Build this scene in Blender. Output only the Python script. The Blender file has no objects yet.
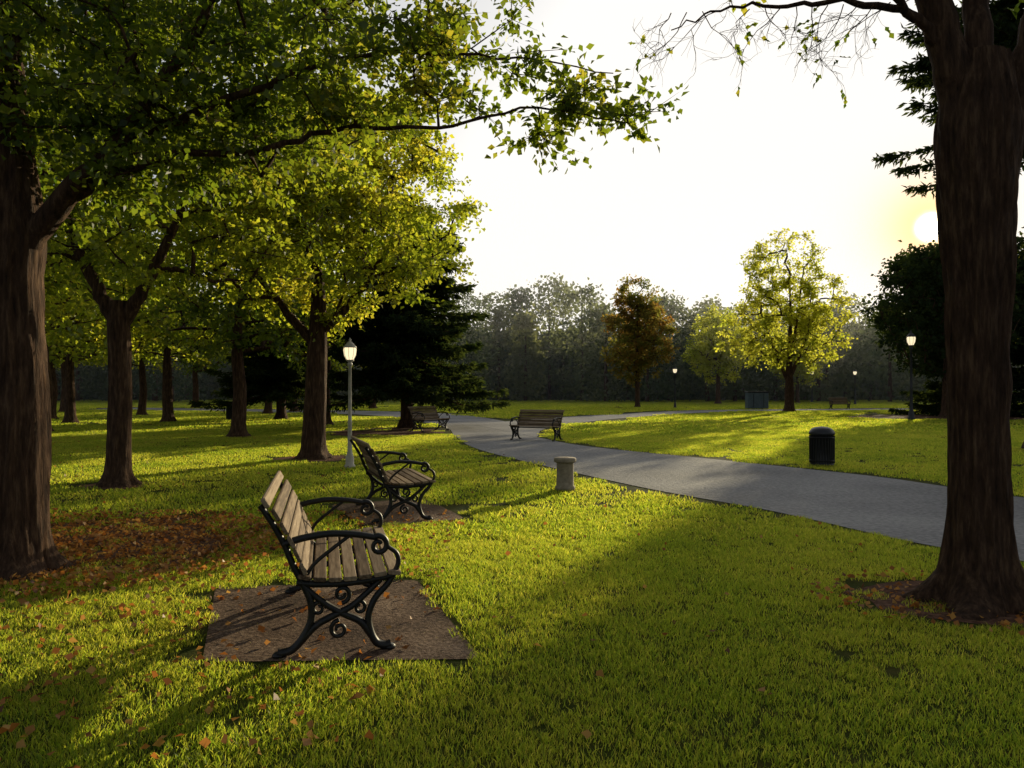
import bpy, math, random
import numpy as np
from mathutils import Vector, noise as mnoise
R = np.random.default_rng(7)
random.seed(7)
scene = bpy.context.scene
scene.view_settings.view_transform = 'Standard'
scene.view_settings.look = 'None'
scene.view_settings.exposure = 0
COL = scene.collection
F = 750.0; H = 1.55; HY = 390.0
def W(px, py):
    Y = H*F/(py-HY)
    return ((px-512)/F*Y, Y)

# ---------------------------------------------------------------- mesh builder
class MB:
    def __init__(s): s.v=[]; s.f=[]; s.n=0
    def add(s, v, f, mat=0, var=None):
        v=np.asarray(v,float).reshape(-1,3); f=np.asarray(f,int)
        if len(f)==0: return
        if var is None: var=R.random(len(f))
        elif np.isscalar(var): var=np.full(len(f),float(var))
        s.v.append(v); s.f.append((f+s.n, np.full(len(f),mat), var)); s.n+=len(v)
    def mesh(s, name, mats, smooth=True):
        me=bpy.data.meshes.new(name)
        V=np.concatenate(s.v); me.vertices.add(len(V)); me.vertices.foreach_set('co',V.ravel())
        loops=np.concatenate([f.ravel() for f,_,_ in s.f])
        sizes=np.concatenate([np.full(len(f),f.shape[1]) for f,_,_ in s.f])
        starts=np.concatenate([[0],np.cumsum(sizes)[:-1]])
        me.loops.add(len(loops)); me.loops.foreach_set('vertex_index',loops.astype(np.int32))
        me.polygons.add(len(sizes))
        me.polygons.foreach_set('loop_start',starts.astype(np.int32))
        mi=np.concatenate([m for _,m,_ in s.f]); me.polygons.foreach_set('material_index',mi.astype(np.int32))
        sm=np.full(len(sizes),bool(smooth)); me.polygons.foreach_set('use_smooth',sm)
        for m in mats: me.materials.append(m)
        me.update(calc_edges=True)
        a=me.attributes.new('var','FLOAT','FACE'); a.data.foreach_set('value',np.concatenate([x for _,_,x in s.f]).astype(np.float32))
        return me
def obj(name, me, loc=(0,0,0), rz=0, sc=1, parent=None):
    o=bpy.data.objects.new(name,me); COL.objects.link(o)
    o.location=loc; o.rotation_euler=(0,0,rz)
    o.scale=(sc,sc,sc) if np.isscalar(sc) else sc
    if parent: o.parent=parent
    return o
def empty(name, loc, rz=0):
    o=bpy.data.objects.new(name,None); COL.objects.link(o); o.location=loc; o.rotation_euler=(0,0,rz); o.empty_display_size=.2
    return o
def unit(a): return a/(np.linalg.norm(a,axis=-1,keepdims=True)+1e-9)
def smooth_path(P, n=6):
    P=np.asarray(P,float); out=[]
    Q=np.vstack([2*P[0]-P[1],P,2*P[-1]-P[-2]])
    for i in range(1,len(Q)-2):
        p0,p1,p2,p3=Q[i-1:i+3]
        for k in range(n):
            t=k/n
            out.append(.5*((2*p1)+(-p0+p2)*t+(2*p0-5*p1+4*p2-p3)*t*t+(-p0+3*p1-3*p2+p3)*t**3))
    out.append(P[-1]); return np.array(out)
def tube(mb, P, rad, seg=8, mat=0, rough=0, flare=0, var=0.5, flat=1.0, cap=False):
    P=np.asarray(P,float); n=len(P)
    rad=np.asarray(rad,float) if not np.isscalar(rad) else np.full(n,rad)
    T=np.zeros_like(P); T[1:-1]=P[2:]-P[:-2]; T[0]=P[1]-P[0]; T[-1]=P[-1]-P[-2]; T=unit(T)
    u=np.cross(T[0],[0,1,0]); 
    if np.linalg.norm(u)<.2: u=np.cross(T[0],[1,0,0])
    u=unit(u); ang=np.linspace(0,2*math.pi,seg,endpoint=False); V=[]
    for i in range(n):
        u=unit(u-T[i]*np.dot(u,T[i])); w=np.cross(T[i],u)
        r=np.full(seg,rad[i])
        if rough>0:
            z=P[i][2]
            m=np.array([mnoise.noise(Vector((math.cos(a)*4.5+P[0][0],math.sin(a)*4.5,z*1.1)))*.6+abs(mnoise.noise(Vector((math.cos(a)*11,math.sin(a)*11+P[0][0],z*2.2)))) for a in ang])
            r=r*(1+rough*m)
        if flare>0:
            z=P[i][2]-P[0][2]
            r=r*(1+flare*math.exp(-z/.16)*(0.5+0.5*np.cos(5*ang+1.3+.6*np.sin(2*ang))))
        V.append(P[i]+np.outer(np.cos(ang)*r,u)+np.outer(np.sin(ang)*r*flat,w))
    V=np.concatenate(V); f=[]
    idx=np.arange(seg); nx=(idx+1)%seg
    for i in range(n-1):
        f.append(np.stack([i*seg+idx,i*seg+nx,(i+1)*seg+nx,(i+1)*seg+idx],1))
    f=np.concatenate(f); mb.add(V,f,mat,var)
    if cap:
        for i in (0,n-1):
            mb.add(np.vstack([V[i*seg:(i+1)*seg],P[i]]),np.stack([idx,nx,np.full(seg,seg)],1),mat,var)
def leaves(mb, C, A, size, wid=.36, upbias=.6, mat=1, var=None):
    n=len(C); A=unit(A)
    N=R.normal(size=(n,3)); N[:,2]+=upbias; B=unit(np.cross(A,N)); N=np.cross(B,A)
    s=(size*(.65+.6*R.random(n)))[:,None]
    v=np.stack([C, C+A*s*.42+B*s*wid+N*s*.10, C+A*s-N*s*.12, C+A*s*.42-B*s*wid+N*s*.10],1).reshape(-1,3)
    f=np.arange(4*n).reshape(n,4); mb.add(v,f,mat,var)
def lathe(mb, prof, seg=24, mat=0, c=(0,0,0), sq=False, var=.5):
    ang=np.linspace(0,2*math.pi,seg,endpoint=False); V=[]
    for r,z in prof: V.append(np.stack([c[0]+r*np.cos(ang),c[1]+r*np.sin(ang),np.full(seg,c[2]+z)],1))
    V=np.concatenate(V); idx=np.arange(seg); nx=(idx+1)%seg
    f=np.concatenate([np.stack([i*seg+idx,i*seg+nx,(i+1)*seg+nx,(i+1)*seg+idx],1) for i in range(len(prof)-1)])
    mb.add(V,f,mat,var)
def box(mb, c, size, rot=0, mat=0, bev=.004, var=None):
    hx,hy,hz=[s/2 for s in size]; b=bev
    ring=[(-hx+b,-hz),(hx-b,-hz),(hx,-hz+b),(hx,hz-b),(hx-b,hz),(-hx+b,hz),(-hx,hz-b),(-hx,-hz+b)]
    ys=[-hy,-hy+b,hy-b,hy]; V=[]
    for k,y in enumerate(ys):
        s=1 if k in(1,2) else 1-b/max(hx,hz)
        for x,z in ring:
            V.append((x*s,y,z*s))
    V=np.array(V); cr,sr=math.cos(rot),math.sin(rot)
    X=V[:,0]*cr+V[:,2]*sr; Z=-V[:,0]*sr+V[:,2]*cr
    V=np.stack([X+c[0],V[:,1]+c[1],Z+c[2]],1)
    idx=np.arange(8); nx=(idx+1)%8
    vv=R.random() if var is None else var
    f=np.concatenate([np.stack([i*8+idx,(i+1)*8+idx,(i+1)*8+nx,i*8+nx],1) for i in range(3)])
    mb.add(V,f,mat,vv)
    mb.add(V,np.array([[0,1,2,3,4,5,6,7],[31,30,29,28,27,26,25,24]]),mat,vv)

# ---------------------------------------------------------------- materials
def newmat(name):
    m=bpy.data.materials.new(name); m.use_nodes=True; nt=m.node_tree; nt.nodes.clear()
    out=nt.nodes.new('ShaderNodeOutputMaterial'); return m,nt,out
def N(nt,t,**k):
    n=nt.nodes.new(t)
    for a,b in k.items(): setattr(n,a,b)
    return n
def ramp(nt, fac, stops):
    r=nt.nodes.new('ShaderNodeValToRGB'); nt.links.new(fac,r.inputs[0])
    e=r.color_ramp.elements
    while len(e)<len(stops): e.new(.5)
    for i,(p,c) in enumerate(stops): e[i].position=p; e[i].color=(*c,1)
    return r.outputs[0]
def leafmat(name, dif, tra, fac=.5, gloss=.06, patch=0.35):
    m,nt,out=newmat(name); L=nt.links.new
    at=N(nt,'ShaderNodeAttribute',attribute_name='var')
    geo=N(nt,'ShaderNodeNewGeometry'); nz=N(nt,'ShaderNodeTexNoise'); nz.inputs['Scale'].default_value=patch
    L(geo.outputs['Position'],nz.inputs['Vector'])
    mx=N(nt,'ShaderNodeMath',operation='MULTIPLY_ADD'); L(nz.outputs[0],mx.inputs[0]); mx.inputs[1].default_value=1.2; mx.inputs[2].default_value=-.6
    ad=N(nt,'ShaderNodeMath',operation='ADD',use_clamp=True); L(mx.outputs[0],ad.inputs[0]); L(at.outputs['Fac'],ad.inputs[1])
    d=N(nt,'ShaderNodeBsdfDiffuse'); t=N(nt,'ShaderNodeBsdfTranslucent')
    L(ramp(nt,ad.outputs[0],dif),d.inputs[0]); L(ramp(nt,ad.outputs[0],tra),t.inputs[0])
    a=N(nt,'ShaderNodeMixShader'); a.inputs[0].default_value=fac; L(d.outputs[0],a.inputs[1]); L(t.outputs[0],a.inputs[2])
    if gloss>0:
        g=N(nt,'ShaderNodeBsdfGlossy'); g.inputs['Roughness'].default_value=.42; g.inputs['Color'].default_value=(.8,.8,.8,1)
        b=N(nt,'ShaderNodeMixShader'); b.inputs[0].default_value=gloss; L(a.outputs[0],b.inputs[1]); L(g.outputs[0],b.inputs[2]); a=b
    L(a.outputs[0],out.inputs[0]); return m
M_leaf=leafmat('green_leaf',[(0,(.04,.07,.012)),(.6,(.08,.11,.018)),(1,(.13,.13,.025))],[(0,(.32,.44,.025)),(.6,(.66,.70,.04)),(1,(.90,.78,.06))],.70,.03)
M_leafd=leafmat('dark_leaf',[(0,(.03,.055,.010)),(1,(.07,.10,.016))],[(0,(.12,.22,.015)),(.7,(.38,.46,.025)),(1,(.68,.60,.05))],.55,.03)
M_bright=leafmat('pale_leaf',[(0,(.07,.09,.015)),(1,(.16,.16,.02))],[(0,(.48,.56,.05)),(.6,(.78,.78,.08)),(1,(.92,.85,.12))],.75,.0)
M_rust=leafmat('rust_leaf',[(0,(.07,.08,.02)),(.5,(.11,.09,.02)),(1,(.16,.08,.02))],[(0,(.26,.34,.05)),(.55,(.50,.38,.07)),(1,(.68,.34,.07))],.52,.0,.3)
M_needle=leafmat('conifer_needle',[(0,(.020,.038,.018)),(1,(.05,.07,.028))],[(0,(.03,.06,.012)),(1,(.12,.15,.025))],.35,.0)
M_far=leafmat('distant_leaf_hazed',[(0,(.05,.08,.05)),(.6,(.09,.12,.07)),(1,(.14,.15,.09))],[(0,(.10,.15,.07)),(1,(.32,.34,.12))],.5,.0,.06)  # paler, bluer leaf tones: distance haze mixed into the colour
M_grass=leafmat('grass_blade',[(0,(.045,.075,.012)),(.6,(.08,.115,.02)),(1,(.13,.135,.03))],[(0,(.32,.48,.03)),(.6,(.66,.72,.05)),(1,(.92,.84,.10))],.77,.02,.5)
M_dead=leafmat('dry_leaf',[(0,(.14,.06,.02)),(.5,(.40,.16,.03)),(1,(.55,.30,.07))],[(0,(.2,.08,.03)),(.5,(.62,.22,.04)),(1,(.8,.44,.1))],.4,.03,2)
def pbr(name, stops, scale=(1,1,1), nscale=5, detail=8, rough=.8, bump=.3, bdist=.01, metal=0, spec=.5, coord='Object', var=False, big=0):
    m,nt,out=newmat(name); L=nt.links.new
    tc=N(nt,'ShaderNodeTexCoord'); mp=N(nt,'ShaderNodeMapping'); mp.inputs['Scale'].default_value=scale
    L(tc.outputs[coord],mp.inputs[0]); nz=N(nt,'ShaderNodeTexNoise'); nz.inputs['Scale'].default_value=nscale; nz.inputs['Detail'].default_value=detail; nz.inputs['Roughness'].default_value=.65
    L(mp.outputs[0],nz.inputs['Vector']); fac=nz.outputs[0]; fac2=fac
    if var:
        at=N(nt,'ShaderNodeAttribute',attribute_name='var'); ma=N(nt,'ShaderNodeMath',operation='MULTIPLY_ADD'); L(at.outputs['Fac'],ma.inputs[0]); ma.inputs[1].default_value=.35; ma.inputs[2].default_value=-.17
        ad=N(nt,'ShaderNodeMath',operation='ADD',use_clamp=True); L(fac,ad.inputs[0]); L(ma.outputs[0],ad.inputs[1]); fac2=ad.outputs[0]
    if big:
        n2=N(nt,'ShaderNodeTexNoise'); n2.inputs['Scale'].default_value=big; n2.inputs['Detail'].default_value=3; L(tc.outputs[coord],n2.inputs['Vector'])
        ma=N(nt,'ShaderNodeMath',operation='MULTIPLY_ADD'); L(n2.outputs[0],ma.inputs[0]); ma.inputs[1].default_value=.8; ma.inputs[2].default_value=-.4
        ad=N(nt,'ShaderNodeMath',operation='ADD',use_clamp=True); L(fac2,ad.inputs[0]); L(ma.outputs[0],ad.inputs[1]); fac2=ad.outputs[0]
    p=N(nt,'ShaderNodeBsdfPrincipled'); L(ramp(nt,fac2,stops),p.inputs['Base Color']); p.inputs['Roughness'].default_value=rough; p.inputs['Metallic'].default_value=metal
    p.inputs['Specular IOR Level'].default_value=spec
    b=N(nt,'ShaderNodeBump'); b.inputs['Strength'].default_value=bump; b.inputs['Distance'].default_value=bdist; L(fac,b.inputs['Height']); L(b.outputs[0],p.inputs['Normal'])
    L(p.outputs[0],out.inputs[0]); return m
M_bark=pbr('bark',[(.3,(.022,.012,.007)),(.52,(.09,.048,.028)),(.72,(.21,.125,.07))],(7,7,1.1),3.4,12,.9,1.0,.08,spec=.2)
M_wood=pbr('weathered_wood',[(.3,(.085,.052,.030)),(.5,(.21,.145,.088)),(.7,(.35,.26,.17))],(14,.8,14),4,8,.8,.5,.003,var=True,spec=.15)
M_iron=pbr('black_iron',[(.35,(.006,.006,.006)),(.7,(.02,.017,.015))],(1,1,1),30,6,.5,.3,.002,spec=.4)
M_path=pbr('asphalt',[(.3,(.13,.128,.13)),(.5,(.22,.215,.215)),(.7,(.33,.32,.31))],(1,1,1),16,14,.8,1.,.03,spec=.35,big=.35)
M_gravel=pbr('packed_gravel',[(.3,(.06,.034,.022)),(.5,(.17,.105,.068)),(.7,(.34,.235,.16))],(1,1,1),34,14,.9,1,.05,spec=.15,big=1.5)
M_mulch=pbr('mulch',[(.3,(.04,.02,.013)),(.5,(.13,.065,.04)),(.7,(.25,.14,.09))],(1,1,1),16,14,.95,1,.04,spec=.1)
M_stone=pbr('stone',[(.3,(.24,.19,.13)),(.7,(.46,.38,.27))],(1,1,1),14,10,.85,.5,.01)
M_ground=pbr('soil_and_turf',[(.3,(.02,.035,.006)),(.5,(.05,.06,.010)),(.7,(.09,.075,.02))],(1,1,1),3,14,.95,1,.05,spec=.05)
M_white=pbr('painted_post',[(.3,(.46,.41,.32)),(.7,(.62,.57,.47))],(1,1,1),9,6,.5,.1,.002)
M_bin=pbr('dark_metal',[(.3,(.012,.012,.014)),(.7,(.03,.03,.032))],(1,1,1),9,6,.45,.1,.002)
M_bluebox=pbr('blue_grey_paint',[(.3,(.09,.13,.16)),(.7,(.14,.19,.23))],(1,1,1),4,6,.5,.1,.002)
m,nt,out=newmat('lamp_glass')
d=N(nt,'ShaderNodeBsdfDiffuse'); d.inputs[0].default_value=(.75,.72,.62,1); t=N(nt,'ShaderNodeBsdfTranslucent'); t.inputs[0].default_value=(.9,.82,.65,1)
mx=N(nt,'ShaderNodeMixShader'); mx.inputs[0].default_value=.6; nt.links.new(d.outputs[0],mx.inputs[1]); nt.links.new(t.outputs[0],mx.inputs[2])
em=N(nt,'ShaderNodeEmission'); em.inputs[0].default_value=(1,.88,.62,1); em.inputs[1].default_value=.6; ads=N(nt,'ShaderNodeAddShader')
nt.links.new(mx.outputs[0],ads.inputs[0]); nt.links.new(em.outputs[0],ads.inputs[1]); nt.links.new(ads.outputs[0],out.inputs[0]); M_glass=m

# ---------------------------------------------------------------- camera, sky, sun
cam=bpy.data.cameras.new('camera'); co=bpy.data.objects.new('camera',cam); COL.objects.link(co); scene.camera=co
co.location=(0,0,H); co.rotation_euler=(math.radians(90)+math.atan(6/F),0,0)
cam.sensor_width=36; cam.lens=F*36/1024; cam.clip_end=3000; cam.clip_start=.05
AZ=math.atan2(420,750); EL=math.atan2(163,math.hypot(420,750))
SD=Vector((math.sin(AZ)*math.cos(EL),math.cos(AZ)*math.cos(EL),math.sin(EL)))
sl=bpy.data.lights.new('sun','SUN'); sl.energy=5; sl.angle=math.radians(.5); sl.color=(1,.85,.54)
so=bpy.data.objects.new('sun',sl); COL.objects.link(so); so.rotation_euler=SD.to_track_quat('Z','Y').to_euler(); so.location=(30,50,30)
w=bpy.data.worlds.new('World'); scene.world=w; w.use_nodes=True; nt=w.node_tree; nt.nodes.clear(); L=nt.links.new
out=N(nt,'ShaderNodeOutputWorld'); bg=N(nt,'ShaderNodeBackground'); bg.inputs[1].default_value=.12
sk=N(nt,'ShaderNodeTexSky',sky_type='NISHITA'); sk.sun_disc=False; sk.sun_elevation=EL; sk.sun_rotation=AZ; sk.dust_density=3.0; sk.air_density=1.0; sk.ozone_density=1
hs=N(nt,'ShaderNodeHueSaturation'); hs.inputs['Saturation'].default_value=.5; hs.inputs['Value'].default_value=.8; L(sk.outputs[0],hs.inputs['Color'])
tc=N(nt,'ShaderNodeTexCoord'); dp=N(nt,'ShaderNodeVectorMath',operation='DOT_PRODUCT'); L(tc.outputs['Generated'],dp.inputs[0]); dp.inputs[1].default_value=SD
def powr(e,k):
    p=N(nt,'ShaderNodeMath',operation='POWER'); mxx=N(nt,'ShaderNodeMath',operation='MAXIMUM'); L(dp.outputs['Value'],mxx.inputs[0]); mxx.inputs[1].default_value=0
    L(mxx.outputs[0],p.inputs[0]); p.inputs[1].default_value=e; q=N(nt,'ShaderNodeMath',operation='MULTIPLY'); L(p.outputs[0],q.inputs[0]); q.inputs[1].default_value=k; return q
def vadd(a_,b_):
    v=N(nt,'ShaderNodeVectorMath',operation='ADD'); L(a_,v.inputs[0])
    if isinstance(b_,tuple): v.inputs[1].default_value=b_
    else: L(b_,v.inputs[1])
    return v.outputs[0]
def vscale(col,f):
    v=N(nt,'ShaderNodeVectorMath',operation='SCALE'); v.inputs[0].default_value=col; L(f.outputs[0],v.inputs['Scale']); return v.outputs[0]
s1=vadd(vadd(hs.outputs[0],vscale((1,.97,.91),powr(2.2,5.4))),(.36,.38,.44))
mn=N(nt,'ShaderNodeVectorMath',operation='MINIMUM'); L(s1,mn.inputs[0]); mn.inputs[1].default_value=(9.0,8.7,8.2)
au=N(nt,'ShaderNodeMix',data_type='RGBA',clamp_factor=True); L(powr(600,1.).outputs[0],au.inputs['Factor']); L(mn.outputs[0],au.inputs[6]); au.inputs[7].default_value=(13,8.2,3.4,1)
s2=vadd(au.outputs[2],vscale((1,.88,.6),powr(30000,500)))
L(s2,bg.inputs[0]); L(bg.outputs[0],out.inputs[0])
# evening haze hanging over the far end of the park: one thin volume of air
m,nt,out=newmat('evening_haze'); vs=N(nt,'ShaderNodeVolumeScatter'); vs.inputs['Color'].default_value=(.95,.97,1,1); vs.inputs['Density'].default_value=.0013; vs.inputs['Anisotropy'].default_value=.45
nt.links.new(vs.outputs[0],out.inputs['Volume'])
hz=MB(); hz.add([(-190,64,.05),(230,64,.05),(230,150,.05),(-190,150,.05),(-190,64,20),(230,64,20),(230,150,20),(-190,150,20)],[[3,2,1,0],[4,5,6,7],[0,1,5,4],[1,2,6,5],[2,3,7,6],[3,0,4,7]])
obj('haze',hz.mesh('haze',[m],False))

# ---------------------------------------------------------------- ground, paths
def sheet(name, poly, z, mat):
    me=bpy.data.meshes.new(name); me.from_pydata([(x,y,z) for x,y in poly],[],[list(range(len(poly)))]); me.materials.append(mat); me.update()
    return obj(name,me)
sheet('ground',[(-900,-60),(900,-60),(900,1500),(-900,1500)],0,M_ground)
def strip(name, A, B, z, mat):
    A=smooth_path(np.c_[A,np.zeros(len(A))],5); B=smooth_path(np.c_[B,np.zeros(len(B))],5); n=len(A)
    V=np.vstack([A,B]); V[:,2]=z; f=[(i,i+1,n+i+1,n+i) for i in range(n-1)]
    mb=MB(); mb.add(V,f); return obj(name,mb.mesh(name,[mat])), np.vstack([A[:,:2],B[::-1,:2]])
near=[(7.2,2.6),(5.9,4.9),W(1024,562),W(900,540),W(770,511),W(620,483),W(480,450),W(455,436),W(440,426),W(382,416),(-15,51),(-34,60)]
farr=[(13,3.5),(10.2,7.6),W(1024,498),W(940,486),W(860,475),W(700,458),W(570,444),(.1,29),W(503,421),W(445,413.5),(-12,56),(-34,66)]
_,polyP=strip('path',near,farr,.008,M_path)
b1=[(-1.6,33),(.3,38),(6,47),(16,58),(40,64),(80,67)]
b2=[(0.8,24.5),(1.8,31.5),(7.5,43.5),(17.5,54.5),(40,60),(80,62.5)]
_,polyB=strip('path',b1,b2,.012,M_path)
def rounded(p,n=5,k=.16):
    out_=[]; m_=len(p)
    for i in range(m_):
        a=np.array(p[i-1]);b=np.array(p[i]);c=np.array(p[(i+1)%m_])
        s=b+unit(a-b)*k; e=b+unit(c-b)*k
        for t in np.linspace(0,1,n): out_.append(tuple((1-t)**2*s+2*t*(1-t)*b+t*t*e))
    return out_
pad1=rounded([W(203,662),W(482,659),W(417,580),W(216,588)],5,.09)
pad2=rounded([W(330,505),W(425,498),W(466,519),W(365,527)])
sheet('paving_pad',pad1,.006,M_gravel); sheet('paving_pad',pad2,.006,M_gravel)
def blob(cx,cy,rx,ry,n=40,seed=0):
    return [(cx+rx*math.cos(t)*(1+.12*math.sin(3*t+seed)+.06*math.sin(7*t+seed*2)),cy+ry*math.sin(t)*(1+.1*math.sin(4*t+seed))) for t in np.linspace(0,2*math.pi,n,endpoint=False)]
mulR=blob(3.35,5.5,.85,.55,seed=1); mulC=blob(-4.7,28.0,2.0,3.0,seed=2); mul3=blob(-4.5,17,.8,.8,seed=4); mul2=blob(-6.4,12.2,.55,.5,seed=5)
lit1=blob(-4.35,7.5,1.45,1.6,seed=3)
mulB=blob(25,43,5,3.5,seed=6)
for p in (mulR,mulC,mul3,mul2,lit1,mulB): sheet('mulch_bed',p,.004,M_mulch)
def sdist(poly, P):
    poly=np.asarray(poly); n=len(poly); ins=np.zeros(len(P),bool); dm=np.full(len(P),1e9)
    for i in range(n):
        a=poly[i]; b=poly[(i+1)%n]; ab=b-a; t=np.clip(((P-a)@ab)/(ab@ab+1e-12),0,1)
        dm=np.minimum(dm,np.linalg.norm(P-(a+t[:,None]*ab),axis=1))
        c=((a[1]>P[:,1])!=(b[1]>P[:,1])); xx=(b[0]-a[0])*(P[:,1]-a[1])/((b[1]-a[1])+1e-12)+a[0]
        ins^=c&(P[:,0]<xx)
    return np.where(ins,-dm,dm)
hard=[polyP,polyB,pad1,pad2]; soft=[mulR,mulC,mul3,mul2,lit1,mulB]

# ---------------------------------------------------------------- grass
def grass_patch(k,rad,n,h,wd,col):
    mb=MB(); r=rad*np.sqrt(R.random(n)); t=R.random(n)*6.283
    B=np.stack([r*np.cos(t),r*np.sin(t),np.zeros(n)],1)
    a=R.random(n)*6.283; s=np.stack([np.cos(a),np.sin(a),np.zeros(n)],1); ww=wd*(.6+.8*R.random(n))[:,None]
    hh=(h*(.45+.75*R.random(n)))[:,None]; l=R.normal(size=(n,3))*.42; l[:,2]=0
    up=np.array([0,0,1.])
    m=B+up*hh*.55+l*hh*.35; tp=B+up*hh+l*hh*1.15
    v=np.stack([B-s*ww/2,B+s*ww/2,m+s*ww*.4,m-s*ww*.4,tp],1).reshape(-1,3)
    i=np.arange(n)[:,None]*5; var=R.random(n)
    mb.add(v,i+np.array([0,1,2,3]),0,var); 
    mb.f.append((i+np.array([3,2,4]),np.zeros(n,int),var))
    o=bpy.data.objects.new('grass_patch',mb.mesh('grass_patch',[M_grass],False)); col.objects.link(o)
def scatter(name, P, col, smin, smax):
    me=bpy.data.meshes.new(name); me.from_pydata([(x,y,0) for x,y in P],[],[]); o=obj(name,me)
    ng=bpy.data.node_groups.new(name,'GeometryNodeTree')
    ng.interface.new_socket('Geometry',in_out='INPUT',socket_type='NodeSocketGeometry'); ng.interface.new_socket('Geometry',in_out='OUTPUT',socket_type='NodeSocketGeometry')
    gi=ng.nodes.new('NodeGroupInput'); go=ng.nodes.new('NodeGroupOutput'); ip=ng.nodes.new('GeometryNodeInstanceOnPoints'); ci=ng.nodes.new('GeometryNodeCollectionInfo')
    ci.inputs['Collection'].default_value=col; ci.inputs['Separate Children'].default_value=True; ci.inputs['Reset Children'].default_value=True
    ip.inputs['Pick Instance'].default_value=True
    rv=ng.nodes.new('FunctionNodeRandomValue'); rv.data_type='FLOAT_VECTOR'; rv.inputs[0].default_value=(-.02,-.02,0); rv.inputs[1].default_value=(.02,.02,6.283)
    rs=ng.nodes.new('FunctionNodeRandomValue'); rs.data_type='FLOAT'; rs.inputs[2].default_value=smin; rs.inputs[3].default_value=smax; rs.inputs['Seed'].default_value=5
    l=ng.links.new
    l(gi.outputs[0],ip.inputs['Points']); l(ci.outputs[0],ip.inputs['Instance']); l(rv.outputs[0],ip.inputs['Rotation']); l(rs.outputs[1],ip.inputs['Scale']); l(ip.outputs[0],go.inputs[0])
    md=o.modifiers.new('scatter','NODES'); md.node_group=ng
    return o
def points(y0,y1,dens,margin,soft_keep,fade):
    xm=y1*.80+2; s=1/math.sqrt(dens)
    gx,gy=np.meshgrid(np.arange(-xm,xm,s),np.arange(y0,y1,s)); P=np.stack([gx.ravel(),gy.ravel()],1); P+=R.uniform(-.42,.42,P.shape)*s
    k=np.abs(P[:,0])<P[:,1]*.76+1.2
    if fade>0: k&=R.random(len(P))<np.clip((y1-P[:,1])/fade,0,1)
    P=P[k]
    for h in hard: P=P[sdist(h,P)>margin*(.5+.8*R.random(len(P)))]
    for s in soft:
        d=sdist(s,P); P=P[(d>margin)|(R.random(len(P))<soft_keep)]
    return P
for i,(rad,n,h,wd,y0,y1,dens,mg,sk_,fd) in enumerate([(.135,240,.034,.0038,1.6,10,38,.08,.12,2.5),(.34,300,.042,.0110,8,34,4.8,.26,.05,6),(1.25,620,.065,.045,28,112,.30,.9,.02,0)]):
    c=bpy.data.collections.new('grass_source'); 
    for k in range(4): grass_patch(k,rad,n,h,wd,c)
    scatter('grass',points(y0,y1,dens,mg,sk_,fd),c,.8,1.3)

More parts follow.
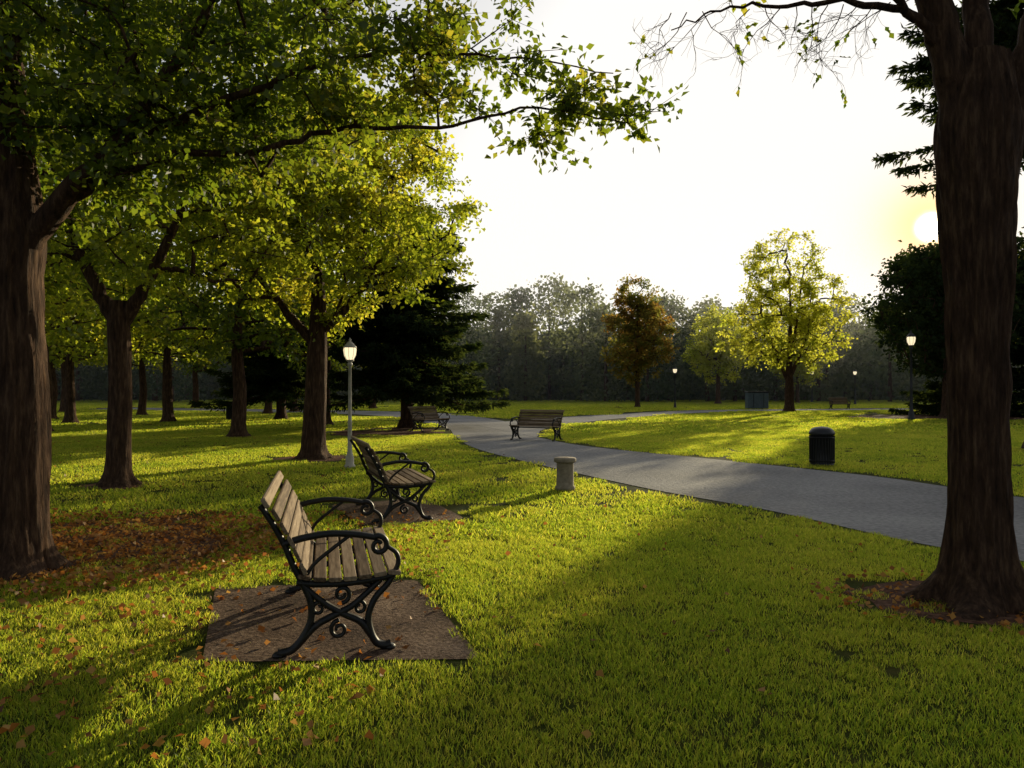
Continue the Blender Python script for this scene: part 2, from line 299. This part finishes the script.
# ---------------------------------------------------------------- trees
def build_tree(name, trunk, envs, ncl, leaf, tw=7, lp=9, twl=.55, rtip=.006, leafmat_=None, limbs=(), seed=1, rough=.12, tseg=20, upb=.6, twr=.004, flare=.5, shell=.45, step=.5, lsid=.5):
    global R
    R=np.random.default_rng(seed); mb=MB()
    tr=np.array(trunk,float); sp=smooth_path(tr,8 if tseg<40 else 16)
    P3=sp[:,:3]; tube(mb,P3,sp[:,3],tseg,0,rough,flare)
    nodes=[p for p in P3[len(P3)//3:]]; par=[-1]+list(range(len(nodes)-1)); paths=[]
    for lb in limbs:
        lb=np.array(lb,float); q=smooth_path(lb,6); 
        q[1:-1,:3]+=R.normal(size=(len(q)-2,3))*.012
        tube(mb,q[:,:3],q[:,3],12 if tseg>=40 else 8,0,rough*.7)
        d=[np.linalg.norm(x-q[0,:3]) for x in nodes]; pi=int(np.argmin(d))
        for x in q[1:]:
            nodes.append(x[:3]); par.append(pi); pi=len(nodes)-1
    C=[]
    tot=sum(e[3]*e[4]*e[5]*(e[6] if len(e)>6 else 1) for e in envs)
    for e in envs:
        k=int(round(ncl*e[3]*e[4]*e[5]*(e[6] if len(e)>6 else 1)/tot))
        d=unit(R.normal(size=(k,3)))*(R.random(k)**shell)[:,None]; C.append(np.array(e[:3])+d*np.array(e[3:6]))
    C=np.concatenate(C); C=C[C[:,2]>.8]
    N0=np.array(nodes); o=np.argsort([np.min(np.linalg.norm(N0-c,axis=1)) for c in C]); C=C[o]
    NA=np.zeros((len(nodes)+len(C)*14,3)); NA[:len(nodes)]=N0; nn=len(nodes)
    for c in C:
        d=np.linalg.norm(NA[:nn]-c,axis=1)+.7*np.maximum(0,NA[:nn,2]-c[2])
        a=int(np.argmin(d)); p0=NA[a].copy(); dist=np.linalg.norm(c-p0); k=int(min(12,max(2,math.ceil(dist/step))))
        mid=(p0+c)/2+np.array([0,0,.10*dist])+R.normal(size=3)*.08*dist
        path=[p0]; idx=[a]; pi=a
        for j in range(1,k+1):
            t=j/k; q=(1-t)**2*p0+2*t*(1-t)*mid+t*t*c
            if j<k: q=q+R.normal(size=3)*.03*min(dist,1.5)
            NA[nn]=q; par.append(pi); pi=nn; idx.append(nn); path.append(q); nn+=1
        paths.append((path,idx))
    cnt=np.zeros(nn)
    for p,idx in paths: cnt[idx[-1]]+=1
    for i in range(nn-1,-1,-1):
        if par[i]>=0: cnt[par[i]]+=cnt[i]
    rad=rtip*np.maximum(cnt,1)**.52*1.4
    for p,idx in paths:
        r=rad[idx].copy(); r[0]=min(r[0],r[1]*1.15); r[-1]=rtip*.8
        tube(mb,p,r,6 if tseg>=20 else 4,0)
    n=len(C); T=n*tw; c=np.repeat(C,tw,0); d=unit(R.normal(size=(T,3)))*np.array([1,1,.65]); d[:,2]+=-.05; d=d*(twl*(.5+.7*R.random(T)))[:,None]
    if twr>0:
        u=unit(np.cross(d,R.normal(size=(T,3)))); v2=unit(np.cross(d,u)); r=twr
        a=[c+u*r,c-u*r*.5+v2*r*.87,c-u*r*.5-v2*r*.87]; e=c+d
        V=np.stack(a+[e],1).reshape(-1,3); i=np.arange(T)[:,None]*4
        f=np.concatenate([i+np.array([0,1,3]),i+np.array([1,2,3]),i+np.array([2,0,3])]); mb.add(V,f,0,.5)
    t=np.tile(np.linspace(.15,1.05,lp),T)[:,None]; cc=np.repeat(c,lp,0); dd=np.repeat(d,lp,0)
    pos=cc+dd*t+R.normal(size=(T*lp,3))*leaf*lsid; ax=unit(dd)+R.normal(size=(T*lp,3))*.8; ax[:,2]-=.25
    var=np.clip(np.repeat(np.repeat(R.random(n),tw),lp)*.5+R.random(T*lp)*.5,0,1)
    leaves(mb,pos,ax,leaf,.36,upb,1,var)
    return mb.mesh(name,[M_bark,leafmat_ or M_leaf]), NA

x,y=-4.3,6.45
me,_=build_tree('maple_tree',[(x,y,0,.32),(x,y,.3,.27),(x+.02,y,1.5,.24),(x-.02,y,2.4,.235),(x+.0,y,2.9,.23),(x-.05,y,3.6,.19),(x-.1,y,4.6,.12)],
  [(-3.3,6.9,5.3,3.5,2.6,1.7,1.2),(-1.3,6.2,4.15,1.5,.9,.5,2.4),(.35,5.9,3.82,.95,.5,.38,3.6),(-3.6,6.4,3.9,1.8,1.6,.85,2.0)],500,.072,tw=8,lp=12,twl=.40,rtip=.0032,leafmat_=M_leafd,
  limbs=[[(x,y,2.6,.12),(-3.95,6.4,3.05,.095),(-3.4,6.3,3.55,.07),(-2.7,6.3,4.5,.045),(-2.3,6.4,5.6,.025)],
         [(-3.75,6.4,3.2,.05),(-2.9,6.25,3.50,.032),(-2.1,6.2,3.52,.026),(-1.4,6.1,3.68,.02),(-.6,6.0,3.66,.014),(.2,5.95,3.78,.009),(.9,5.8,3.62,.004)],
         [(-3.4,6.3,3.6,.045),(-2.2,6.2,4.02,.03),(-1.2,6.1,4.28,.018),(-.1,6.0,4.22,.009),(.8,5.9,4.05,.004)],
         [(x,y,2.8,.14),(-4.6,6.5,3.5,.11),(-4.9,6.7,4.6,.08),(-4.9,6.8,6,.04)]],seed=11,rough=.16,tseg=72)
obj('maple_tree',me)
x,y=-6.4,12.2
me,_=build_tree('maple_tree',[(x,y,0,.25),(x,y,.3,.19),(x+.03,y,1.5,.17),(x,y,2.5,.165),(x,y,3.0,.14)],
  [(x+.2,y+.2,5.7,4.0,3.2,2.7)],380,.095,tw=8,lp=12,twl=.55,rtip=.006,limbs=[[(x,y,2.6,.13),(x-.35,y,3.2,.10),(x-.8,y,4.2,.07),(x-1.2,y,5.6,.04)],[(x,y,2.6,.13),(x+.35,y,3.1,.10),(x+.8,y-.1,3.9,.07),(x+1.4,y,5.4,.04)]],seed=12,tseg=40,rough=.12)
obj('maple_tree',me)
x,y=-4.5,17.
me,_=build_tree('maple_tree',[(x,y,0,.33),(x,y,.3,.26),(x+.05,y,1.5,.235),(x+.1,y,3,.19),(x+.1,y,4.2,.12)],
  [(x+.1,y,5.7,3.7,3.0,2.7),(x+1.0,y,6.4,2.2,2,1.6,.6)],430,.115,tw=8,lp=12,twl=.6,rtip=.007,limbs=[[(x,y,2.6,.12),(x-.6,y,3.3,.09),(x-1.5,y,4.4,.05)],[(x+.1,y,2.8,.12),(x+.8,y,3.5,.09),(x+1.6,y,4.6,.05)]],seed=13,tseg=32,rough=.12)
obj('maple_tree',me)
bgm=[]
for s in (21,22,23):
    me,_=build_tree('maple_tree',[(0,0,0,.30),(0,0,.3,.24),(.08,0,1.5,.21),(0,.05,2.8,.17),(0,0,4.5,.09)],[(0,0,5.6,3.7,3.7,3.0),(.5,.3,7.2,2.2,2.2,1.8,.5)],230,.18,tw=6,lp=8,twl=.65,rtip=.012,seed=s,tseg=14,leafmat_=M_leaf if s!=22 else M_leafd,twr=0)
    bgm.append(me)
# a fuller, darker crown for the group that closes the right side of the park
me,_=build_tree('maple_tree',[(0,0,0,.30),(0,0,.3,.24),(.08,0,1.5,.21),(0,.05,2.8,.17),(0,0,4.5,.09)],[(0,0,5.4,3.8,3.7,3.3),(0,0,7.4,2.9,2.9,1.5,1.7)],330,.21,tw=6,lp=8,twl=.65,rtip=.012,seed=24,tseg=14,leafmat_=M_needle,twr=0)
bgm.append(me)
RR=random.Random(4)
bgl=[(-9,24.7,1,1.0),(-17.3,27.7,0,1.),(-20.6,35,2,1.),(-24,39,1,1.1),(-22.7,46,0,1.),(-16.5,36,2,1.05),(-15.6,48,0,1),(-15.7,54,1,1.1),(-8.2,33,1,.95),(-31,52,2,1.2),(-38,60,0,1.2),(-27,64,1,1.1),(-20,68,2,1.2),(-45,70,1,1.3),(-11.5,62,0,1.1),(-13,18.5,0,.95),
 (28.3,47.5,3,1.22),(33.5,46,3,1.30),(38,45,1,1.3),(30.8,52,3,1.33),(36,52,2,1.36),(42,51,1,1.4),(24.6,42.5,3,1.10)]
for bx,by,k,s in bgl: obj('maple_tree',bgm[k],(bx,by,0),RR.random()*6.28,s)
me,_=build_tree('linden_tree',[(0,0,0,.42),(0,0,.4,.33),(0,0,1.8,.29),(0,0,3.5,.2),(.1,0,7,.1),(0,0,10,.04)],[(0,0,6.2,4.4,4.2,3.4),(-.1,0,9.4,3.3,2.8,3.5,1.2),(-2.4,0,4.6,2.7,2.5,1.9,.7)],330,.20,tw=6,lp=8,twl=.65,rtip=.012,seed=31,tseg=14,twr=.012,leafmat_=M_bright,
  limbs=[[(0,0,2.0,.16),(-.9,0,4,.12),(-1.9,.3,7,.05)],[(0,0,2.3,.16),(1,.2,4.5,.12),(2.2,0,8,.05)],[(0,0,3,.14),(.3,-.5,6,.1),(.8,-.6,10,.04)]])
obj('linden_tree',me,(19.6,53,0))
me,_=build_tree('oak_tree',[(0,0,0,.3),(0,0,.3,.22),(0,0,2,.2),(0,0,6,.12),(0,0,10,.04)],[(0,0,6.2,3.3,3.2,3.9),(0,0,9.5,2.2,2,2.5,.8)],300,.24,tw=6,lp=8,twl=.6,rtip=.014,seed=32,tseg=12,leafmat_=M_rust,twr=0)
obj('oak_tree',me,(11.2,67,0))
me,_=build_tree('linden_tree',[(0,0,0,.35),(0,0,.4,.28),(0,0,1.8,.24),(0,0,5,.12)],[(0,0,6.2,4.0,4.,3.8),(.4,0,9,2.4,2.4,2.4,.7)],240,.26,tw=6,lp=8,twl=.7,rtip=.014,seed=33,tseg=12,leafmat_=M_bright,twr=0)
obj('linden_tree',me,(22.8,83,0),1.,1.0)
obj('linden_tree',me,(33.5,88,0),2.,.8)
# right foreground tree
x,y=3.42,5.5
me,NA=build_tree('elm_tree',[(x,y,0,.31),(x,y,.3,.225),(x,y,.8,.187),(x,y,1.5,.185),(x-.0,y,2.3,.20),(x+.0,y,3.0,.24),(x-.0,y,3.5,.255),(x+.02,y,4.0,.18)],
  [(4.2,6.2,7.4,3.6,3.2,2.0)],170,.10,tw=7,lp=8,twl=.55,rtip=.006,leafmat_=M_leafd,
  limbs=[[(x-.02,y,2.95,.19),(3.26,y,3.75,.135),(3.12,y,4.4,.11),(2.8,y,5.4,.08),(2.5,y,6.8,.04)],[(x,y,3.3,.14),(3.42,y,4.2,.09),(3.5,y+.2,5.4,.07),(3.7,y+.3,7.0,.04)],[(x+.06,y,2.95,.18),(3.72,y,3.8,.11),(4.0,y,4.7,.09),(4.7,y,6.2,.05)],
  [(3.2,y,4.0,.05),(2.95,y-.05,4.25,.032),(2.5,y-.05,4.38,.022),(2.0,y-.1,4.33,.014),(1.5,y-.1,4.30,.008),(1.15,y-.1,4.15,.004)],
  [(2.95,y-.05,4.25,.03),(2.4,y-.3,4.5,.02),(1.7,y-.4,4.45,.012),(1.1,y-.4,4.3,.006)]],seed=41,rough=.18,tseg=96,flare=.7)
obj('elm_tree',me)
R=np.random.default_rng(5); mb=MB()
def twig(p,d,l,r,dep):
    n=6; P=[np.array(p,float)]; d=np.array(d,float)
    for i in range(n):
        d=unit(d+R.normal(size=3)*.22+np.array([0,0,-.05])); P.append(P[-1]+d*l/n)
    tube(mb,P,np.linspace(r,r*.35,n+1),4)
    if dep>0:
        for k in range(4):
            i=R.integers(1,n); dd=unit(d+R.normal(size=3)*.7); twig(P[i],dd,l*.6,r*.6,dep-1)
    elif R.random()<.2: leaves(mb,np.array(P[-3:]),np.tile(d,(3,1)),.05,.36,.6,1)
for px0 in np.linspace(1.15,2.85,16):
    twig((px0,5.4,4.36-.05*(2.85-px0)),(R.normal()*.5-.35,R.normal()*.3,-1 if R.random()<.8 else .4),.25+.35*R.random(),.0042,2)
ob=obj('twigs',mb.mesh('twigs',[M_bark,M_leafd])); ob.parent=bpy.data.objects['elm_tree']

def conifer(name,Hh,Rr,seed,z0=.08,leaf=.2,nlev=26,per=9,dens=1.0,pw=.72):
    global R
    R=np.random.default_rng(seed); mb=MB()
    tube(mb,[(0,0,0),(0,0,.4),(0,0,Hh*.5),(0,0,Hh)],[Rr*.09,Rr*.065,Rr*.045,.01],12,0,.08,.4)
    C=[];A=[]
    for l in range(nlev):
        f=(l+.5)/nlev; z=Hh*(z0+(1-z0)*f**.95); Lr=Rr*(1-f)**pw*(.8+.35*R.random())
        for b in range(per if f<.8 else 6):
            a=R.random()*6.283; Lb=max(.25,Lr*(.6+.5*R.random())); n=8; zz=z+R.normal()*.15
            t=np.linspace(0,1,n); rr=Lb*t; drop=-Lb*(.26*t-.16*t**3.0)*(1.35-f)
            P=np.stack([rr*math.cos(a),rr*math.sin(a),zz+drop],1); P[1:]+=R.normal(size=(n-1,3))*.03
            tube(mb,P,np.linspace(.014+.012*Lb,.006,n),4)
            m=int(Lb*24*dens)+6; tt=R.random(m)**.75; base=np.stack([np.interp(tt,t,P[:,i]) for i in range(3)],1)
            sd=np.array([-math.sin(a),math.cos(a),0]); fw=np.array([math.cos(a),math.sin(a),-.15])
            sl_=(R.choice([-1,1],m)*(.22+.30*Lb*(1-tt))*R.random(m))[:,None]
            k=4
            tip=base+sd*sl_+fw*np.abs(sl_)*.6; tip[:,2]-=np.abs(sl_[:,0])*.35
            for q in range(k):
                C.append(base+(tip-base)*(q+.5)/k+R.normal(size=(m,3))*.04); ax=unit(sd*sl_+fw*.25)+R.normal(size=(m,3))*.45; ax[:,2]-=.25; A.append(ax)
    C=np.concatenate(C);A=np.concatenate(A); leaves(mb,C,A,leaf,.15,.5,1)
    return mb.mesh(name,[M_bark,M_needle])
c1=conifer('spruce_tree',9.6,3.9,51,.17,.25,30,10,1.0,.52); obj('spruce_tree',c1,(-4.35,31,0))
c2=conifer('spruce_tree',10.2,4.0,52,.06,.28,26,10)
obj('spruce_tree',c2,(27.8,46,0),0,(.95,.95,1.0)); obj('spruce_tree',c2,(31.5,43,0),2,1.1); obj('spruce_tree',c1,(-12,39,0),3,.95)
c3=conifer('pine_tree',17,4.0,53,.48,.24,20,9); obj('pine_tree',c3,(13.7,19.5,0))

# distant tree belt
R=np.random.default_rng(9); mb=MB()
def topy(px):
    return np.interp(px,[-400,100,300,450,480,520,560,600,620,680,720,800,850,880,930,1100,1500],[250,300,310,300,292,290,284,290,315,300,310,312,300,305,318,315,280])
for row,(Y0,n) in enumerate([(104,54),(122,62)]):
    for i in range(n):
        X=-105+ (250/n)*(i+R.random()*.9); Y=Y0+R.normal()*4; px=512+X/Y*F
        top=H+(HY-topy(px))/F*Y; top*=(.74+.34*R.random()); con=R.random()<.3
        rw=(2.9 if con else 4.6)*(.8+.5*R.random())
        m=130; tt=R.random(m)**.85; z=.3+tt*(top-.4); a=R.random(m)*6.283
        prof=(1-tt)**.7+.08 if con else np.sqrt(np.clip(1-((tt-.45)/.56)**2,0.02,1))
        rr=rw*prof*(.55+.5*R.random(m)); C=np.stack([X+rr*np.cos(a),Y+rr*np.sin(a),z],1)
        k=14; CC=np.repeat(C,k,0)+R.normal(size=(m*k,3))*np.array([.75,.75,.5]); tone=R.random()*.6
        leaves(mb,CC,R.normal(size=(m*k,3)),.56,.42,.5,1,np.clip(np.repeat(R.random(m),k)*.25+tone+R.random(m*k)*.15,0,1))
        tube(mb,[(X,Y,0),(X,Y,top*.8)],[.3,.08],5)
k=30000; C=np.stack([R.uniform(-120,160,k),131+R.normal(size=k)*1.5,11*R.random(k)**1.3],1); leaves(mb,C,R.normal(size=(k,3)),1.9,.45,.3,1)
obj('distant_trees',mb.mesh('distant_trees',[M_bark,M_far]))

# ---------------------------------------------------------------- fallen leaves
R=np.random.default_rng(3); P=[]
def sc_rect(n,x0,x1,y0,y1,pw=1): P.append(np.stack([x0+(x1-x0)*R.random(n)**pw,R.uniform(y0,y1,n)],1))
sc_rect(4300,-6.5,-.6,2.2,9.5,1.9); sc_rect(190,-3,7,2.2,9); sc_rect(600,-14,3,9,24,1.5)
a=R.random(5200)*6.283; r=R.random(5200)**.6; P.append(np.stack([-4.3+2.1*r*np.cos(a),7.4+2.0*r*np.sin(a)],1))
a=R.random(400)*6.283; r=R.random(400)**.6; P.append(np.stack([3.4+1.2*r*np.cos(a),5.5+.8*r*np.sin(a)],1))
P=np.concatenate(P); keep=sdist(polyP,P)>0; P=P[keep]
z=np.full(len(P),.034)+R.random(len(P))*.016
for s in soft+[pad1,pad2]: z=np.where(sdist(s,P)<0,.012+R.random(len(P))*.012,z)
pd=(sdist(pad1,P)<0)&(R.random(len(P))<.6); P=P[~pd]; z=z[~pd]
mb=MB(); A=R.normal(size=(len(P),3)); A[:,2]*=.3
leaves(mb,np.c_[P,z],A,.050,.42,1.1,0,R.random(len(P)))
obj('fallen_leaves',mb.mesh('fallen_leaves',[M_dead]))

# ---------------------------------------------------------------- bench
def spiral(c,r0,r1,a0,turns,n=16):
    t=np.linspace(0,1,n); r=r0+(r1-r0)*t; a=a0+turns*2*math.pi*t
    return [(c[0]+rr*math.cos(aa),c[1]+rr*math.sin(aa)) for rr,aa in zip(r,a)]
def iron_end():
    mb=MB()
    def t2(pts,r,r2=None,sm=True,n=5):
        P=np.array([(p[0],0,p[1]) for p in pts]); 
        if sm: P=smooth_path(P,n)
        rr=np.linspace(r,r2 if r2 else r,len(P)); tube(mb,P,rr,8,0,flat=1.25,cap=True)
    t2([(-.05,.022),(-.02,.018),(.04,.035),(.10,.10),(.145,.20),(.14,.31),(.09,.42),(.04,.52),(-.01,.64),(-.075,.76),(-.15,.875)],.026,.017)
    t2([(.62,.022),(.58,.018),(.53,.04),(.495,.11),(.485,.2),(.525,.30),(.60,.38),(.635,.43)],.026,.018)
    t2([(.07,.06),(.17,.16),(.28,.215),(.38,.26),(.47,.33),(.56,.41)],.024,.017)
    t2([(.505,.08),(.44,.165),(.345,.215),(.25,.27),(.16,.34),(.09,.41)],.024,.017)
    t2([(.06,.42),(.18,.405),(.34,.40),(.52,.415),(.64,.435)],.022)
    t2([(-.02,.645),(.05,.665),(.12,.68),(.25,.695),(.40,.685),(.51,.665)]+spiral((.545,.612),.06,.018,2.1,-1.25),.022,.012)
    t2([(.635,.43),(.665,.50),(.655,.56),(.605,.60)],.017,.013)
    t2([(.10,.43),(.16,.52),(.26,.60),(.38,.685)],.013,.011)
    t2(spiral((.31,.13),.055,.015,1.57,1.3),.014,.010); t2(spiral((.325,.335),.052,.015,-1.57,1.3),.014,.010)
    t2(spiral((.19,.26),.045,.012,0,1.3),.013,.009); t2(spiral((.43,.25),.045,.012,3.14,-1.3),.013,.009)
    for c in ((-.045,.03),(.615,.03)): lathe(mb,[(.0,.0),(.034,.0),(.036,.012),(.026,.024),(0,.03)],12,0,(c[0],0,-.003))
    return mb
def bench_meshes(Lb):
    mb=MB(); src_=iron_end()
    for y in (0.0,Lb):
        off=mb.n
        for v in src_.v: mb.v.append(v+np.array([0,y,0]))
        for f,m_,va in src_.f: mb.f.append((f+off,m_,va))
        mb.n+=src_.n
    tube(mb,[(.2,0,.39),(.2,Lb,.39)],.010,6); tube(mb,[(.5,0,.385),(.5,Lb,.385)],.010,6)
    iron=mb.mesh('iron_frame',[M_iron])
    mb=MB()
    cont=[(.105,.452,.25),(.195,.436,.10),(.285,.430,.03),(.375,.431,-.03),(.465,.437,-.08),(.555,.447,-.12),(.64,.452,.12)]
    for xx,zz,an in cont: box(mb,(xx,Lb/2,zz),(.078,Lb+.08,.026),an,0,.006)
    seat=mb.mesh('seat',[M_wood],False)
    mb=MB(); up=[(.084,.50),(.048,.58),(.014,.66),(-.028,.74),(-.074,.82)]
    for i,(xx,zz) in enumerate(up):
        box(mb,(xx+.016,Lb/2,zz),(.024,Lb+.08,.078),-.40-.035*i,0,.006)
    box(mb,(-.118,Lb/2,.892),(.030,Lb+.10,.066),-.56,0,.008)
    back=mb.mesh('backrest',[M_wood],False)
    return iron,seat,back
bm=bench_meshes(1.42)
def bench(x,y,th,sx=1):
    e=empty('park_bench',(x,y,.01),math.radians(th)); e.scale=(sx,1,1)
    for n_,m_ in zip(('iron_frame','seat','backrest'),bm):
        o=obj(n_,m_,parent=e)
bench(-1.31,4.36,14,.97); bench(-1.56,8.76,19); bench(.25,23.7,-117); bench(-3.75,27.9,-35); bench(25.8,61,-90)

# ---------------------------------------------------------------- lamps
def lamp(x,y,h,postmat,thin=1.0):
    e=empty('street_lamp',(x,y,0)); 
    mb=MB(); hl=h-.50
    lathe(mb,[(.0,0),(.11,0),(.11,.05),(.085,.08),(.08,.22),(.06,.28),(.045,.34),(.040,.9),(.045,.92),(.036,.95),(.030,hl-.06),(.05,hl-.04),(.05,hl),(.03,hl+.02),(.075,hl+.05),(.08,hl+.07),(0,hl+.07)],20)
    obj('post',mb.mesh('post',[postmat]),parent=e)
    mb=MB(); lathe(mb,[(0,hl+.072),(.07,hl+.075),(.115,hl+.16),(.13,hl+.27),(.12,hl+.31),(0,hl+.312)],8); obj('glass',mb.mesh('glass',[M_glass],False),parent=e)
    mb=MB()
    for i in range(8):
        a=i*math.pi/4; c,s=math.cos(a),math.sin(a); tube(mb,[(.074*c,.074*s,hl+.07),(.118*c,.118*s,hl+.16),(.133*c,.133*s,hl+.27),(.123*c,.123*s,hl+.315)],.004,5)
    lathe(mb,[(.132,hl+.308),(.138,hl+.32),(.10,hl+.36),(.055,hl+.41),(.03,hl+.43),(.02,hl+.45),(.025,hl+.47),(.008,hl+.50),(0,hl+.51)],16)
    obj('lantern_cap',mb.mesh('lantern_cap',[postmat]),parent=e)
    return e
lamp(-3.22,14.9,2.58,M_white)
l2=lamp(20.6,38.7,2.6,M_bin); l2.scale=(1.7,1.7,1.78)
for px,Yd,hh in ((675,64,3.6),(855,80,3.8),(812,95,4.2)):
    l3=lamp((px-512)/F*Yd,Yd,2.6,M_bin); s=hh/2.6; l3.scale=(s,s,s)

# ---------------------------------------------------------------- bin, pedestal, utility box
e=empty('trash_can',(6.4,15.5,0)); mb=MB()
lathe(mb,[(0,.0),(.235,.0),(.235,.03),(.225,.05),(.225,.62),(.25,.63),(.255,.66),(.245,.69),(.20,.75),(.12,.785),(0,.80)],32)
obj('body',mb.mesh('body',[M_bin]),parent=e); mb=MB()
for i in range(26):
    a=i*2*math.pi/26; c,s=math.cos(a),math.sin(a); tube(mb,[(.236*c,.236*s,.05),(.236*c,.236*s,.61)],.013,5)
lathe(mb,[(.243,.09),(.252,.09),(.252,.115),(.243,.115)],32); lathe(mb,[(.243,.56),(.252,.56),(.252,.585),(.243,.585)],32)
obj('slats',mb.mesh('slats',[M_iron]),parent=e)
bincs=[c for c in e.children]
e=empty('stone_pedestal',(.82,11.6,0)); mb=MB()
lathe(mb,[(0,0),(.155,0),(.155,.06),(.135,.08),(.130,.42),(.135,.43)],28); obj('column',mb.mesh('column',[M_stone]),parent=e); mb=MB()
lathe(mb,[(.10,.432),(.165,.436),(.172,.45),(.172,.49),(.160,.505),(0,.51)],28); obj('cap',mb.mesh('cap',[M_stone]),parent=e)
for px,w_ in ((752,1.0),(762,.9)):
    e=empty('utility_cabinet',((px-512)/F*61,61,0)); mb=MB(); box(mb,(0,0,.68),(w_-.1,.8,1.3),0,0,.03); obj('body',mb.mesh('body',[M_bluebox],False),parent=e)
    mb=MB(); box(mb,(0,0,1.38),(w_,.9,.1),0,0,.03); box(mb,(0,0,.03),(w_,.9,.06),0,0,.01); box(mb,(0,-.415,.7),(.03,.03,1.1),0,0,.005); obj('lid_and_trim',mb.mesh('lid_and_trim',[M_bin],False),parent=e)
e=empty('trash_can',(-14.6,39,0))
for c in bincs: obj(c.name.split('.')[0],c.data,parent=e)
print('done')
